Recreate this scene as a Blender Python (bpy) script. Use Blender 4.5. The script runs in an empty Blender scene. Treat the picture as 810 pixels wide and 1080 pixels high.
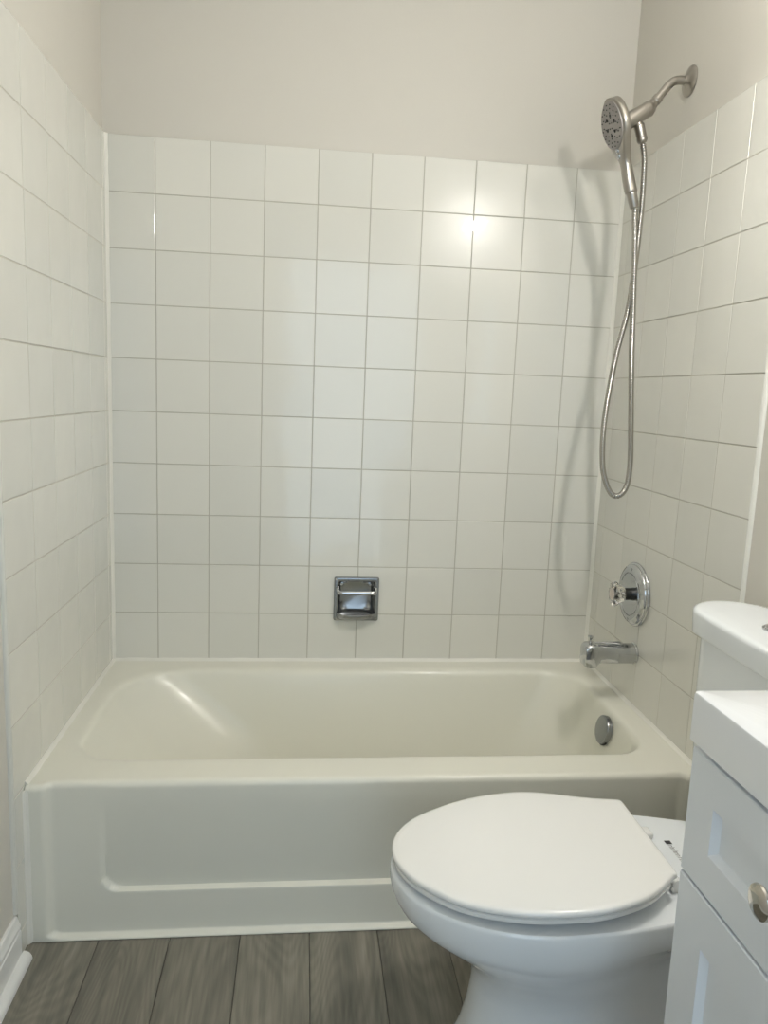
import bpy, bmesh, math, random
from math import sin, cos, pi, sqrt
from mathutils import Vector, Matrix

S = bpy.context.scene
COL = S.collection
rng = random.Random(7)

# ------------------------------------------------------------------ camera
cam_d = bpy.data.cameras.new('camera')
cam = bpy.data.objects.new('camera', cam_d)
COL.objects.link(cam)
right = Vector((0.9939863, -0.1022668, 0.0391503))
down = Vector((0.0226631, -0.1576626, -0.9872329))
fwd = Vector((0.1071337, 0.9821833, -0.1543968))
R = Matrix((right, -down, -fwd)).transposed()
cam.matrix_world = Matrix.Translation((0.5666, -2.3124, 1.2075)) @ R.to_4x4()
cam_d.sensor_fit = 'VERTICAL'
cam_d.sensor_height = 36.0
cam_d.lens = 802.915 / 1080.0 * 36.0
cam_d.clip_start = 0.02
S.camera = cam

# ------------------------------------------------------------------ light + exposure
S.view_settings.view_transform = 'Standard'
S.view_settings.look = 'None'
S.view_settings.gamma = 1.0
S.view_settings.use_curve_mapping = False
S.view_settings.exposure = 0.0
S.cycles.sample_clamp_indirect = 6.0
S.cycles.max_bounces = 10
S.cycles.diffuse_bounces = 6

W_ = bpy.data.worlds.new('daylight')
S.world = W_
W_.use_nodes = True
_bg = W_.node_tree.nodes['Background']
_bg.inputs['Color'].default_value = (0.66, 0.84, 1.0, 1)
_bg.inputs['Strength'].default_value = 2.3
GLOBE_STRENGTH = 372.0
GLOBE_COLOR = (1.0, 0.965, 0.90, 1)

# daylight enters through the open doorway behind the camera
_pl = bpy.data.lights.new('doorway_portal', 'AREA')
_pl.shape = 'RECTANGLE'; _pl.size = 0.84; _pl.size_y = 2.03
_pl.cycles.is_portal = True
_po = bpy.data.objects.new('doorway_portal', _pl)
_po.location = (0.86, -2.93, 1.015)
_po.rotation_euler = (pi / 2, 0, 0)
COL.objects.link(_po)

# ------------------------------------------------------------------ constants (metres)
W = 1.5023          # tile face to tile face
P = 0.1524          # tile pitch
TT = 0.008          # tile thickness
ZT = 1.888          # top of tile
ZD = 0.364          # tub deck
CEIL = 2.44
YF = -2.80          # front wall (behind the camera)
YL, YR = -0.813, -0.818   # where the tiling ends

# ------------------------------------------------------------------ materials
def nt(name):
    m = bpy.data.materials.new(name); m.use_nodes = True
    return m, m.node_tree.nodes, m.node_tree.links, m.node_tree.nodes['Principled BSDF']

def lin(r, g, b):
    def f(c):
        c /= 255.0
        return c / 12.92 if c <= 0.04045 else ((c + 0.055) / 1.055) ** 2.4
    return (f(r), f(g), f(b), 1)

def mat(name, col, rough=0.4, metal=0.0, bump=0.0, bscale=200.0, var=0.0, vscale=3.0, coat=0.0, ior=1.5, bdist=0.001, rvar=0.0):
    m, N, L, b = nt(name)
    b.inputs['Base Color'].default_value = col
    b.inputs['Roughness'].default_value = rough
    b.inputs['Metallic'].default_value = metal
    b.inputs['IOR'].default_value = ior
    b.inputs['Coat Weight'].default_value = coat
    b.inputs['Coat Roughness'].default_value = 0.05
    tc = N.new('ShaderNodeTexCoord')
    if var > 0:
        n = N.new('ShaderNodeTexNoise'); n.inputs['Scale'].default_value = vscale
        n.inputs['Detail'].default_value = 3
        L.new(tc.outputs['Object'], n.inputs['Vector'])
        mx = N.new('ShaderNodeMix'); mx.data_type = 'RGBA'
        mx.inputs[6].default_value = tuple(c * (1 - var) for c in col[:3]) + (1,)
        mx.inputs[7].default_value = tuple(min(1, c * (1 + var)) for c in col[:3]) + (1,)
        L.new(n.outputs['Fac'], mx.inputs[0])
        L.new(mx.outputs[2], b.inputs['Base Color'])
    if rvar > 0:
        n3 = N.new('ShaderNodeTexNoise'); n3.inputs['Scale'].default_value = 6
        L.new(tc.outputs['Object'], n3.inputs['Vector'])
        mr = N.new('ShaderNodeMapRange')
        mr.inputs['To Min'].default_value = rough - rvar; mr.inputs['To Max'].default_value = rough + rvar
        L.new(n3.outputs['Fac'], mr.inputs['Value']); L.new(mr.outputs[0], b.inputs['Roughness'])
    if bump > 0:
        n2 = N.new('ShaderNodeTexNoise'); n2.inputs['Scale'].default_value = bscale
        n2.inputs['Detail'].default_value = 2
        L.new(tc.outputs['Object'], n2.inputs['Vector'])
        bp = N.new('ShaderNodeBump'); bp.inputs['Strength'].default_value = bump
        bp.inputs['Distance'].default_value = bdist
        L.new(n2.outputs['Fac'], bp.inputs['Height']); L.new(bp.outputs['Normal'], b.inputs['Normal'])
    return m

M = {}
M['paint'] = mat('wall_paint', (0.64, 0.615, 0.56, 1), 0.55, bump=0.15, bscale=260, var=0.015)
M['ceiling'] = mat('ceiling_paint', (0.80, 0.79, 0.76, 1), 0.8, bump=0.1, bscale=180)
M['grout'] = mat('grout', (0.45, 0.43, 0.375, 1), 0.85, bump=0.3, bscale=500, var=0.12, vscale=14)
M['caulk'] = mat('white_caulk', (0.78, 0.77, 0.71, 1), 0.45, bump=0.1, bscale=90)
M['tub'] = mat('tub_enamel', (0.77, 0.76, 0.675, 1), 0.30, bump=0.05, bscale=9, bdist=0.002, rvar=0.03, coat=0.12)
M['porcelain'] = mat('porcelain', (0.82, 0.85, 0.875, 1), 0.07, coat=0.3, bump=0.02, bscale=12)
M['lidplastic'] = mat('seat_plastic', (0.84, 0.84, 0.825, 1), 0.14)
M['cab'] = mat('cabinet_paint', (0.80, 0.84, 0.89, 1), 0.32, bump=0.03, bscale=120)
M['counter'] = mat('counter_cultured_marble', (0.86, 0.88, 0.91, 1), 0.12, coat=0.3)
M['trim'] = mat('trim_paint', (0.78, 0.78, 0.76, 1), 0.35, bump=0.04, bscale=60)
M['chrome'] = mat('chrome', (0.55, 0.56, 0.57, 1), 0.07, 1.0, rvar=0.03)
M['nickel'] = mat('brushed_nickel', (0.40, 0.375, 0.34, 1), 0.30, 1.0, bump=0.03, bscale=400)
M['hose'] = mat('hose_metal', (0.42, 0.40, 0.37, 1), 0.22, 1.0)
M['satin'] = mat('satin_steel', (0.52, 0.53, 0.54, 1), 0.25, 1.0)
M['face'] = mat('spray_face', (0.33, 0.31, 0.30, 1), 0.45, 0.5)
M['rubber'] = mat('nozzle_rubber', (0.025, 0.025, 0.027, 1), 0.6)
M['black'] = mat('black_print', (0.035, 0.035, 0.035, 1), 0.4)
M['greyprint'] = mat('grey_print', (0.16, 0.16, 0.16, 1), 0.4)
M['dark'] = mat('dark_gap', (0.03, 0.03, 0.03, 1), 0.7)
M['knob'] = mat('polished_nickel', (0.60, 0.57, 0.52, 1), 0.10, 1.0)
M['mirror'] = mat('mirror_glass', (0.88, 0.90, 0.90, 1), 0.01, 1.0)
M['dish'] = mat('dish_chrome', (0.33, 0.34, 0.35, 1), 0.25, 1.0, rvar=0.05)
M['darkreflection'] = mat('dark_reflection_metal', (0.10, 0.10, 0.10, 1), 0.2, 1.0)  # dark reflection in the valve sleeve, put into its metal colour
M['cap'] = mat('index_cap', (0.60, 0.53, 0.47, 1), 0.3)

def m_tile():
    m, N, L, b = nt('glazed_tile')
    at = N.new('ShaderNodeAttribute'); at.attribute_name = 'tile_id'
    cr = N.new('ShaderNodeValToRGB')
    e = cr.color_ramp.elements
    e[0].color = (0.69, 0.685, 0.635, 1); e[1].color = (0.735, 0.725, 0.67, 1)
    L.new(at.outputs['Fac'], cr.inputs[0]); L.new(cr.outputs[0], b.inputs['Base Color'])
    b.inputs['Roughness'].default_value = 0.26
    b.inputs['Coat Weight'].default_value = 0.65; b.inputs['Coat Roughness'].default_value = 0.03
    tc = N.new('ShaderNodeTexCoord')
    n = N.new('ShaderNodeTexNoise'); n.inputs['Scale'].default_value = 9; n.inputs['Detail'].default_value = 1.5
    L.new(tc.outputs['Object'], n.inputs['Vector'])
    bp = N.new('ShaderNodeBump'); bp.inputs['Strength'].default_value = 0.35; bp.inputs['Distance'].default_value = 0.004
    L.new(n.outputs['Fac'], bp.inputs['Height'])
    L.new(bp.outputs['Normal'], b.inputs['Normal']); L.new(bp.outputs['Normal'], b.inputs['Coat Normal'])
    return m
M['tile'] = m_tile()

def m_floor():
    m, N, L, b = nt('grey_oak_plank')
    at = N.new('ShaderNodeAttribute'); at.attribute_name = 'plank_id'
    tc = N.new('ShaderNodeTexCoord')
    # per-plank offset
    cmb = N.new('ShaderNodeCombineXYZ')
    mul = N.new('ShaderNodeMath'); mul.operation = 'MULTIPLY'; mul.inputs[1].default_value = 37.0
    L.new(at.outputs['Fac'], mul.inputs[0])
    L.new(mul.outputs[0], cmb.inputs[0]); L.new(mul.outputs[0], cmb.inputs[1]); L.new(mul.outputs[0], cmb.inputs[2])
    add = N.new('ShaderNodeVectorMath'); add.operation = 'ADD'
    L.new(tc.outputs['Object'], add.inputs[0]); L.new(cmb.outputs[0], add.inputs[1])
    mp = N.new('ShaderNodeMapping'); mp.inputs['Scale'].default_value = (9.0, 1.5, 1.0)
    L.new(add.outputs[0], mp.inputs[0])
    # cathedral grain: bands of a warped field
    n1 = N.new('ShaderNodeTexNoise'); n1.inputs['Scale'].default_value = 0.9; n1.inputs['Detail'].default_value = 0.6
    n1.inputs['Roughness'].default_value = 0.45; n1.inputs['Distortion'].default_value = 0.25
    L.new(mp.outputs[0], n1.inputs['Vector'])
    m1 = N.new('ShaderNodeMath'); m1.operation = 'MULTIPLY'; m1.inputs[1].default_value = 190.0
    L.new(n1.outputs['Fac'], m1.inputs[0])
    sn = N.new('ShaderNodeMath'); sn.operation = 'SINE'
    L.new(m1.outputs[0], sn.inputs[0])
    mr = N.new('ShaderNodeMapRange'); mr.inputs['From Min'].default_value = -1; mr.inputs['From Max'].default_value = 1
    L.new(sn.outputs[0], mr.inputs['Value'])
    # fine fibre
    mp2 = N.new('ShaderNodeMapping'); mp2.inputs['Scale'].default_value = (160.0, 7.0, 1.0)
    L.new(add.outputs[0], mp2.inputs[0])
    n2 = N.new('ShaderNodeTexNoise'); n2.inputs['Scale'].default_value = 1.0; n2.inputs['Detail'].default_value = 4
    L.new(mp2.outputs[0], n2.inputs['Vector'])
    # broad streaks
    mp3 = N.new('ShaderNodeMapping'); mp3.inputs['Scale'].default_value = (22.0, 2.2, 1.0)
    L.new(add.outputs[0], mp3.inputs[0])
    n3 = N.new('ShaderNodeTexNoise'); n3.inputs['Scale'].default_value = 1.0; n3.inputs['Detail'].default_value = 5
    n3.inputs['Roughness'].default_value = 0.6
    L.new(mp3.outputs[0], n3.inputs['Vector'])
    c1 = N.new('ShaderNodeValToRGB')
    c1.color_ramp.elements[0].position = 0.28; c1.color_ramp.elements[0].color = (0.125, 0.118, 0.098, 1)
    c1.color_ramp.elements[1].position = 0.72; c1.color_ramp.elements[1].color = (0.265, 0.245, 0.20, 1)
    L.new(n3.outputs['Fac'], c1.inputs[0])
    c2 = N.new('ShaderNodeMapRange'); c2.inputs['To Min'].default_value = 0.90; c2.inputs['To Max'].default_value = 1.05
    L.new(mr.outputs[0], c2.inputs['Value'])
    c3 = N.new('ShaderNodeMapRange'); c3.inputs['From Min'].default_value = .3; c3.inputs['From Max'].default_value = .7
    c3.inputs['To Min'].default_value = 0.86; c3.inputs['To Max'].default_value = 1.12
    L.new(n2.outputs['Fac'], c3.inputs['Value'])
    wn = N.new('ShaderNodeTexWhiteNoise'); wn.noise_dimensions = '1D'
    L.new(mul.outputs[0], wn.inputs['W'])
    c4 = N.new('ShaderNodeMapRange'); c4.inputs['To Min'].default_value = 0.85; c4.inputs['To Max'].default_value = 1.15
    L.new(wn.outputs['Value'], c4.inputs['Value'])
    pm = N.new('ShaderNodeMath'); pm.operation = 'MULTIPLY'
    L.new(c2.outputs[0], pm.inputs[0]); L.new(c3.outputs[0], pm.inputs[1])
    pm2 = N.new('ShaderNodeMath'); pm2.operation = 'MULTIPLY'
    L.new(pm.outputs[0], pm2.inputs[0]); L.new(c4.outputs[0], pm2.inputs[1])
    vm = N.new('ShaderNodeVectorMath'); vm.operation = 'SCALE'
    L.new(c1.outputs[0], vm.inputs[0]); L.new(pm2.outputs[0], vm.inputs['Scale'])
    L.new(vm.outputs[0], b.inputs['Base Color'])
    b.inputs['Roughness'].default_value = 0.42
    bp = N.new('ShaderNodeBump'); bp.inputs['Strength'].default_value = 0.12; bp.inputs['Distance'].default_value = 0.001
    L.new(n2.outputs['Fac'], bp.inputs['Height']); L.new(bp.outputs['Normal'], b.inputs['Normal'])
    return m
M['floor'] = m_floor()

def m_acrylic():
    m, N, L, b = nt('clear_acrylic')
    b.inputs['Base Color'].default_value = (0.97, 0.93, 0.88, 1)
    b.inputs['Roughness'].default_value = 0.03
    b.inputs['Transmission Weight'].default_value = 2.3
    b.inputs['IOR'].default_value = 1.49
    return m
M['acrylic'] = m_acrylic()

def m_globe():
    m, N, L, b = nt('lit_globe_glass')
    b.inputs['Base Color'].default_value = (0.9, 0.9, 0.9, 1)
    b.inputs['Emission Color'].default_value = GLOBE_COLOR
    b.inputs['Emission Strength'].default_value = GLOBE_STRENGTH
    return m
M['globe'] = m_globe()

# ------------------------------------------------------------------ mesh helpers
ORG = {}

def link(o):
    COL.objects.link(o); return o

def finish(bm, angle=35.0):
    bmesh.ops.recalc_face_normals(bm, faces=bm.faces)
    a = math.radians(angle)
    for f in bm.faces: f.smooth = True
    for e in bm.edges:
        if len(e.link_faces) == 2:
            e.smooth = e.calc_face_angle(0.0) < a
        else:
            e.smooth = True

def obj(name, bm, mats, parent=None, label=None, cat=None, group=None, kind=None, angle=35.0, fin=True, origin=None):
    if fin: finish(bm, angle)
    root = parent
    org = Vector((0, 0, 0))
    if parent is not None:
        org = ORG[parent.name]
    elif origin is not None:
        org = Vector(origin)
    me = bpy.data.meshes.new(name)
    if org.length > 0:
        bmesh.ops.translate(bm, verts=bm.verts, vec=-org)
    bm.to_mesh(me); bm.free()
    if not isinstance(mats, (list, tuple)): mats = [mats]
    for m in mats: me.materials.append(m)
    o = link(bpy.data.objects.new(name, me))
    if parent is not None:
        o.parent = parent
    else:
        o.location = org
    ORG[o.name] = org
    props(o, label, cat, group, kind)
    return o

def props(o, label=None, cat=None, group=None, kind=None):
    if label: o['label'] = label
    if cat: o['category'] = cat
    if group: o['group'] = group
    if kind: o['kind'] = kind

def thing(name, loc, label, cat, group=None):
    o = link(bpy.data.objects.new(name, None))
    o.location = loc; o.empty_display_size = 0.05
    ORG[o.name] = Vector(loc)
    props(o, label, cat, group)
    return o

def box(bm, lo, hi, bev=0.0, seg=2, mi=0):
    r = bmesh.ops.create_cube(bm, size=1.0)
    vs = r['verts']
    c = [(a + b) / 2 for a, b in zip(lo, hi)]
    s = [abs(b - a) for a, b in zip(lo, hi)]
    for v in vs:
        v.co = Vector((v.co.x * s[0] + c[0], v.co.y * s[1] + c[1], v.co.z * s[2] + c[2]))
    fs = {f for v in vs for f in v.link_faces}
    for f in fs: f.material_index = mi
    if bev > 0:
        es = list({e for v in vs for e in v.link_edges})
        bmesh.ops.bevel(bm, geom=es, offset=bev, segments=seg, profile=0.5, affect='EDGES', material=-1)

def loft(bm, rings, cap0=True, cap1=True, closed=True, mi=0):
    """rings: list of equal-length point lists."""
    R_ = [[bm.verts.new(p) for p in ring] for ring in rings]
    n = len(R_[0])
    for a, b in zip(R_, R_[1:]):
        for i in range(n if closed else n - 1):
            j = (i + 1) % n
            try:
                f = bm.faces.new((a[i], a[j], b[j], b[i])); f.material_index = mi
            except ValueError:
                pass
    if cap0:
        f = bm.faces.new(list(reversed(R_[0]))); f.material_index = mi
    if cap1:
        f = bm.faces.new(R_[-1]); f.material_index = mi
    return R_

def frame_of(d):
    d = Vector(d).normalized()
    up = Vector((0, 0, 1)) if abs(d.z) < 0.95 else Vector((0, 1, 0))
    u = d.cross(up).normalized(); v = u.cross(d).normalized()
    return d, u, v

def lathe(bm, org, axis, prof, n=40, cap0=True, cap1=True, mi=0):
    """prof: list of (radius, distance along axis)"""
    d, u, v = frame_of(axis); o = Vector(org)
    rings = []
    for r, h in prof:
        rings.append([o + d * h + (u * cos(2 * pi * i / n) + v * sin(2 * pi * i / n)) * r for i in range(n)])
    loft(bm, rings, cap0, cap1, mi=mi)

def catmull(pts, per=10):
    P_ = [Vector(p) for p in pts]
    out = []
    P2 = [P_[0] * 2 - P_[1]] + P_ + [P_[-1] * 2 - P_[-2]]
    for i in range(1, len(P2) - 2):
        p0, p1, p2, p3 = P2[i - 1:i + 3]
        for k in range(per):
            t = k / per
            out.append(0.5 * ((2 * p1) + (p2 - p0) * t + (2 * p0 - 5 * p1 + 4 * p2 - p3) * t * t + (3 * p1 - p0 - 3 * p2 + p3) * t ** 3))
    out.append(P_[-1])
    return out

def resample(pts, step):
    d = [0.0]
    for a, b in zip(pts, pts[1:]): d.append(d[-1] + (b - a).length)
    n = max(2, int(d[-1] / step)); out = []; j = 0
    for i in range(n + 1):
        s = d[-1] * i / n
        while j < len(d) - 2 and d[j + 1] < s: j += 1
        t = (s - d[j]) / max(1e-9, d[j + 1] - d[j])
        out.append(pts[j].lerp(pts[j + 1], t))
    return out

def tube(bm, pts, rad, n=16, cap=True, mi=0):
    pts = [Vector(p) for p in pts]
    if not isinstance(rad, (list, tuple)): rad = [rad] * len(pts)
    t0 = (pts[1] - pts[0]).normalized()
    _, u, v = frame_of(t0)
    rings = []
    for i, p in enumerate(pts):
        if i == 0: t = t0
        elif i == len(pts) - 1: t = (pts[i] - pts[i - 1]).normalized()
        else: t = (pts[i + 1] - pts[i - 1]).normalized()
        u = (u - t * u.dot(t)).normalized(); v = t.cross(u)
        rings.append([p + (u * cos(2 * pi * k / n) + v * sin(2 * pi * k / n)) * rad[i] for k in range(n)])
    loft(bm, rings, cap, cap, mi=mi)

def rrect(x0, x1, y0, y1, r, z, nc=10, ne=12):
    """rounded rectangle ring, counter-clockwise, fixed point count; r may be one radius or four
    (x1 y0, x1 y1, x0 y1, x0 y0)"""
    lim = min((x1 - x0) / 2, (y1 - y0) / 2) - 1e-4
    if not isinstance(r, (list, tuple)): r = (r,) * 4
    r = [max(1e-4, min(q, lim)) for q in r]
    pts = []
    cs = [(x1 - r[0], y0 + r[0], -pi / 2), (x1 - r[1], y1 - r[1], 0), (x0 + r[2], y1 - r[2], pi / 2), (x0 + r[3], y0 + r[3], pi)]
    for k in range(4):
        cx, cy, a0 = cs[k]
        for i in range(nc + 1):
            a = a0 + (pi / 2) * i / nc
            pts.append(Vector((cx + r[k] * cos(a), cy + r[k] * sin(a), z)))
        m = (k + 1) % 4
        nx, ny, na = cs[m]
        q0 = pts[-1]; q1 = Vector((nx + r[m] * cos(na), ny + r[m] * sin(na), z))
        for i in range(1, ne):
            pts.append(q0.lerp(q1, i / ne))
    return pts

def smooth(a, b, x):
    t = min(1.0, max(0.0, (x - a) / (b - a))); return t * t * (3 - 2 * t)

# ------------------------------------------------------------------ room shell
def shell(name, lo, hi, m):
    bm = bmesh.new(); box(bm, lo, hi)
    return obj(name, bm, m, kind='structure')

wall_left = shell('wall_left', (-0.11, YF - 0.12, 0), (-TT, 0.11, CEIL), M['paint'])
wall_right = shell('wall_right', (W + TT, YF - 0.12, 0), (W + 0.11, 0.11, CEIL), M['paint'])
# the back wall has a pocket for the recessed soap dish
bm = bmesh.new()
_h = (0.6825, 0.8015, 0.5095, 0.626)
_o = [(-TT, 0), (W + TT, 0), (W + TT, CEIL), (-TT, CEIL)]
_i = [(_h[0], _h[2]), (_h[1], _h[2]), (_h[1], _h[3]), (_h[0], _h[3])]
loft(bm, [[Vector((x, .11, z)) for x, z in _o], [Vector((x, TT, z)) for x, z in _o], [Vector((x, TT, z)) for x, z in _i], [Vector((x, .05, z)) for x, z in _i]])
wall_back = obj('wall_back', bm, M['paint'], kind='structure')
shell('ceiling', (-0.11, YF - 0.12, CEIL), (W + 0.11, 0.11, CEIL + 0.1), M['ceiling'])

# front wall with the doorway the photograph is taken from
DX0, DX1, DZ = 0.44, 1.28, 2.03
bm = bmesh.new()
box(bm, (-TT, YF - 0.12, 0), (DX0, YF, CEIL))
box(bm, (DX1, YF - 0.12, 0), (W + TT, YF, CEIL))
box(bm, (DX0, YF - 0.12, DZ), (DX1, YF, CEIL))
obj('wall_front', bm, M['paint'], kind='structure')
bm = bmesh.new()
for x0, x1 in ((DX0 - 0.075, DX0 + 0.004), (DX1 - 0.004, DX1 + 0.075)):
    box(bm, (x0, YF, 0), (x1, YF + 0.018, DZ - 0.004), 0.004)
box(bm, (DX0 - 0.075, YF, DZ - 0.004), (DX1 + 0.075, YF + 0.018, DZ + 0.072), 0.004)
box(bm, (DX0, YF - 0.12, 0), (DX0 + 0.015, YF, DZ)); box(bm, (DX1 - 0.015, YF - 0.12, 0), (DX1, YF, DZ))
box(bm, (DX0 + 0.015, YF - 0.12, DZ - 0.015), (DX1 - 0.015, YF, DZ))
obj('door_1', bm, M['trim'], kind='structure')

# floor: planks run away from the camera
bm = bmesh.new()
lay = bm.faces.layers.float.new('plank_id')
edges = [-0.162 + 0.1533 * k for k in range(13)]
edges = [-0.006] + [e for e in edges if 0 < e < W] + [W + 0.006]
pid = 0
for x0, x1 in zip(edges, edges[1:]):
    pid += 1
    off = rng.uniform(0.0, 0.4)
    ys = [YF - 0.6]
    y = -2.35 + off
    while y < -1.35: ys.append(y); y += 1.22
    ys.append(0.0)
    for y0, y1 in zip(ys, ys[1:]):
        before = set(bm.faces)
        box(bm, (x0 + 0.0006, y0 + 0.0006, -0.006), (x1 - 0.0006, y1 - 0.0006, 0.0), 0.0014, 1)
        v = rng.random()
        for f in bm.faces:
            if f not in before: f[lay] = v
before = set(bm.faces)
box(bm, (-0.11, YF - 0.6, -0.05), (W + 0.11, 0.11, -0.0025), mi=1)
obj('floor', bm, [M['floor'], M['dark']], kind='structure')

# tiling: one glazed field per wall, grout behind
def inset(poly, d):
    """shrink an axis-aligned counter-clockwise polygon by d"""
    out = []
    n = len(poly)
    for i in range(n):
        p, q, r = poly[i - 1], poly[i], poly[(i + 1) % n]
        def nrm(a, b):
            dx, dy = b[0] - a[0], b[1] - a[1]; l = abs(dx) + abs(dy)
            return -dy / l, dx / l
        n1, n2 = nrm(p, q), nrm(q, r)
        out.append((q[0] + d * (n1[0] + n2[0]), q[1] + d * (n1[1] + n2[1])))
    return out

def tile_field(parent, cells, place, panel, hole=None):
    """cells: (u0,u1,v0,v1); place(u,v,d) -> point, d = depth behind the face"""
    bm = bmesh.new()
    lay = bm.faces.layers.float.new('tile_id')
    g = 0.0012; c = 0.0009
    for u0, u1, v0, v1 in cells:
        poly = [(u0, v0), (u1, v0), (u1, v1), (u0, v1)]
        if hole:
            h0_, h1_, k0_, k1_ = hole
            out = []
            for i, (u, v) in enumerate(poly):
                if h0_ < u < h1_ and k0_ < v < k1_:
                    # this corner lies in the hole: notch it
                    hu = h0_ if i in (1, 2) else h1_
                    hv = k0_ if i in (2, 3) else k1_
                    seq = [(hu, v), (hu, hv), (u, hv)]
                    out += seq if i in (0, 2) and False else (seq if i in (1, 3) else list(reversed(seq)))
                else: out.append((u, v))
            # order of the notch follows the direction of travel
            if len(out) > 4:
                i = [k for k, (u, v) in enumerate(poly) if h0_ < u < h1_ and k0_ < v < k1_][0]
                u, v = poly[i]; pu, pv = poly[i - 1]
                hu = h0_ if i in (1, 2) else h1_; hv = k0_ if i in (2, 3) else k1_
                seq = [(hu, v), (hu, hv), (u, hv)] if pv == v else [(u, hv), (hu, hv), (hu, v)]
                out = poly[:i] + seq + poly[i + 1:]
            poly = out
        poly = inset(poly, g)
        a, b, h0 = rng.gauss(0, 0.0020), rng.gauss(0, 0.0020), rng.uniform(0, 0.00025)
        um, vm = (u0 + u1) / 2, (v0 + v1) / 2
        idv = rng.random()
        def lay_ring(i, d): return [bm.verts.new(place(u, v, d + h0 + a * (u - um) + b * (v - vm))) for u, v in inset(poly, i)]
        r0 = [bm.verts.new(place(u, v, TT)) for u, v in poly]
        r1 = lay_ring(0, c); r1b = lay_ring(c * .35, c * .35); r2 = lay_ring(c, 0)
        fs = []
        n = len(poly)
        for A, B in ((r0, r1), (r1, r1b), (r1b, r2)):
            for i in range(n):
                j = (i + 1) % n
                fs.append(bm.faces.new((A[i], A[j], B[j], B[i])))
        fs.append(bm.faces.new(r2)); fs.append(bm.faces.new(list(reversed(r0))))
        for f in fs: f[lay] = idv
    for u0, u1, v0, v1 in panel:
        A = [bm.verts.new(place(u, v, TT)) for u, v in ((u0, v0), (u1, v0), (u1, v1), (u0, v1))]
        B = [bm.verts.new(place(u, v, 0.0010)) for u, v in ((u0, v0), (u1, v0), (u1, v1), (u0, v1))]
        fs = [bm.faces.new(B), bm.faces.new(list(reversed(A)))]
        for i in range(4):
            j = (i + 1) % 4; fs.append(bm.faces.new((A[i], A[j], B[j], B[i])))
        for f in fs: f.material_index = 1
    return obj('tiling', bm, [M['tile'], M['grout']], parent, angle=12)

SX0, SX1, SZ0, SZ1 = 0.6715, 0.8125, 0.497, 0.637      # soap dish outline
HX0, HX1, HZ0, HZ1 = SX0 + .011, SX1 - .011, SZ0 + .0125, SZ1 - .011
rows = [(ZT - (k + 1) * P, ZT - k * P) for k in range(10)]
rows_low = [(ZT - 11 * P, ZT - 10 * P), (ZT - 12 * P, ZT - 11 * P), (0.002, ZT - 12 * P)]
cx = [0.0] + [0.1353 + k * P for k in range(9)] + [W]
cells = [(a, b, z0, z1) for a, b in zip(cx, cx[1:]) for z0, z1 in rows]
tile_field(wall_back, cells, lambda u, v, d: Vector((u, d, v)), [(0, HX0, ZD, ZT - .001), (HX1, W, ZD, ZT - .001), (HX0, HX1, ZD, HZ0), (HX0, HX1, HZ1, ZT - .001)],
           hole=(HX0, HX1, HZ0, HZ1))

cl = [0.0, 0.037, 0.1895, 0.342, 0.4945, 0.6469, -YL]
cells = [(a, b, z0, z1) for a, b in zip(cl, cl[1:]) for z0, z1 in rows]
cells += [(0.6469, -YL, z0, z1) for z0, z1 in rows_low]
tile_field(wall_left, cells, lambda u, v, d: Vector((-d, -u, v)),
           [(0, -YL - .001, ZD, ZT - .001), (0.66, -YL - .001, 0.003, ZD)])
cr = [0.0, 0.0563, 0.2087, 0.3611, 0.5135, 0.6659, -YR]
cells = [(a, b, z0, z1) for a, b in zip(cr, cr[1:]) for z0, z1 in rows]
cells += [(0.6659, -YR, z0, z1) for z0, z1 in rows_low]
tile_field(wall_right, cells, lambda u, v, d: Vector((W + d, -u, v)),
           [(0, -YR - .001, ZD, ZT - .001), (0.68, -YR - .001, 0.003, ZD)])

# caulk beads
def bead(name, pts, r, dirs):
    """quarter bead: rounded strip hugging two faces"""
    a, b = Vector(dirs[0]), Vector(dirs[1])
    bm = bmesh.new(); rings = []
    for k, p in enumerate(pts):
        p = Vector(p); rr_ = r * (1 + 0.10 * rng.uniform(-1, 1))
        prof = [p] + [p + a * rr_ * (1 - 0.75 * sin(t)) + b * rr_ * (1 - 0.75 * cos(t)) for t in [pi / 2 * i / 5 for i in range(6)]]
        # concave-ish bead from face a to face b
        prof[1] = p + a * rr_; prof[-1] = p + b * rr_
        rings.append(prof)
    loft(bm, rings)
    return obj(name, bm, M['caulk'], kind='structure', angle=70)

def lerp_pts(p, q, n):
    p, q = Vector(p), Vector(q); return [p.lerp(q, i / n) for i in range(n + 1)]
bead('trim_1', lerp_pts((0.003, 0.0, ZD), (W - .003, 0.0, ZD), 60), 0.008, ((0, -1, 0), (0, 0, 1)))
bead('trim_2', lerp_pts((0.0, -0.003, ZD), (0.0, -0.752, ZD), 30), 0.008, ((1, 0, 0), (0, 0, 1)))
bead('trim_3', lerp_pts((W, -0.003, ZD), (W, -0.752, ZD), 30), 0.008, ((-1, 0, 0), (0, 0, 1)))
bead('trim_4', lerp_pts((0.0, 0.0, ZD + .004), (0.0, 0.0, ZT), 50), 0.0085, ((1, 0, 0), (0, -1, 0)))
bead('trim_5', lerp_pts((W, 0.0, ZD + .004), (W, 0.0, ZT), 50), 0.0095, ((-1, 0, 0), (0, -1, 0)))
bead('trim_6', lerp_pts((0.0, -0.7605, 0.002), (0.0, -0.7605, ZD - .008), 16), 0.009, ((1, 0, 0), (0, -1, 0)))

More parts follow.
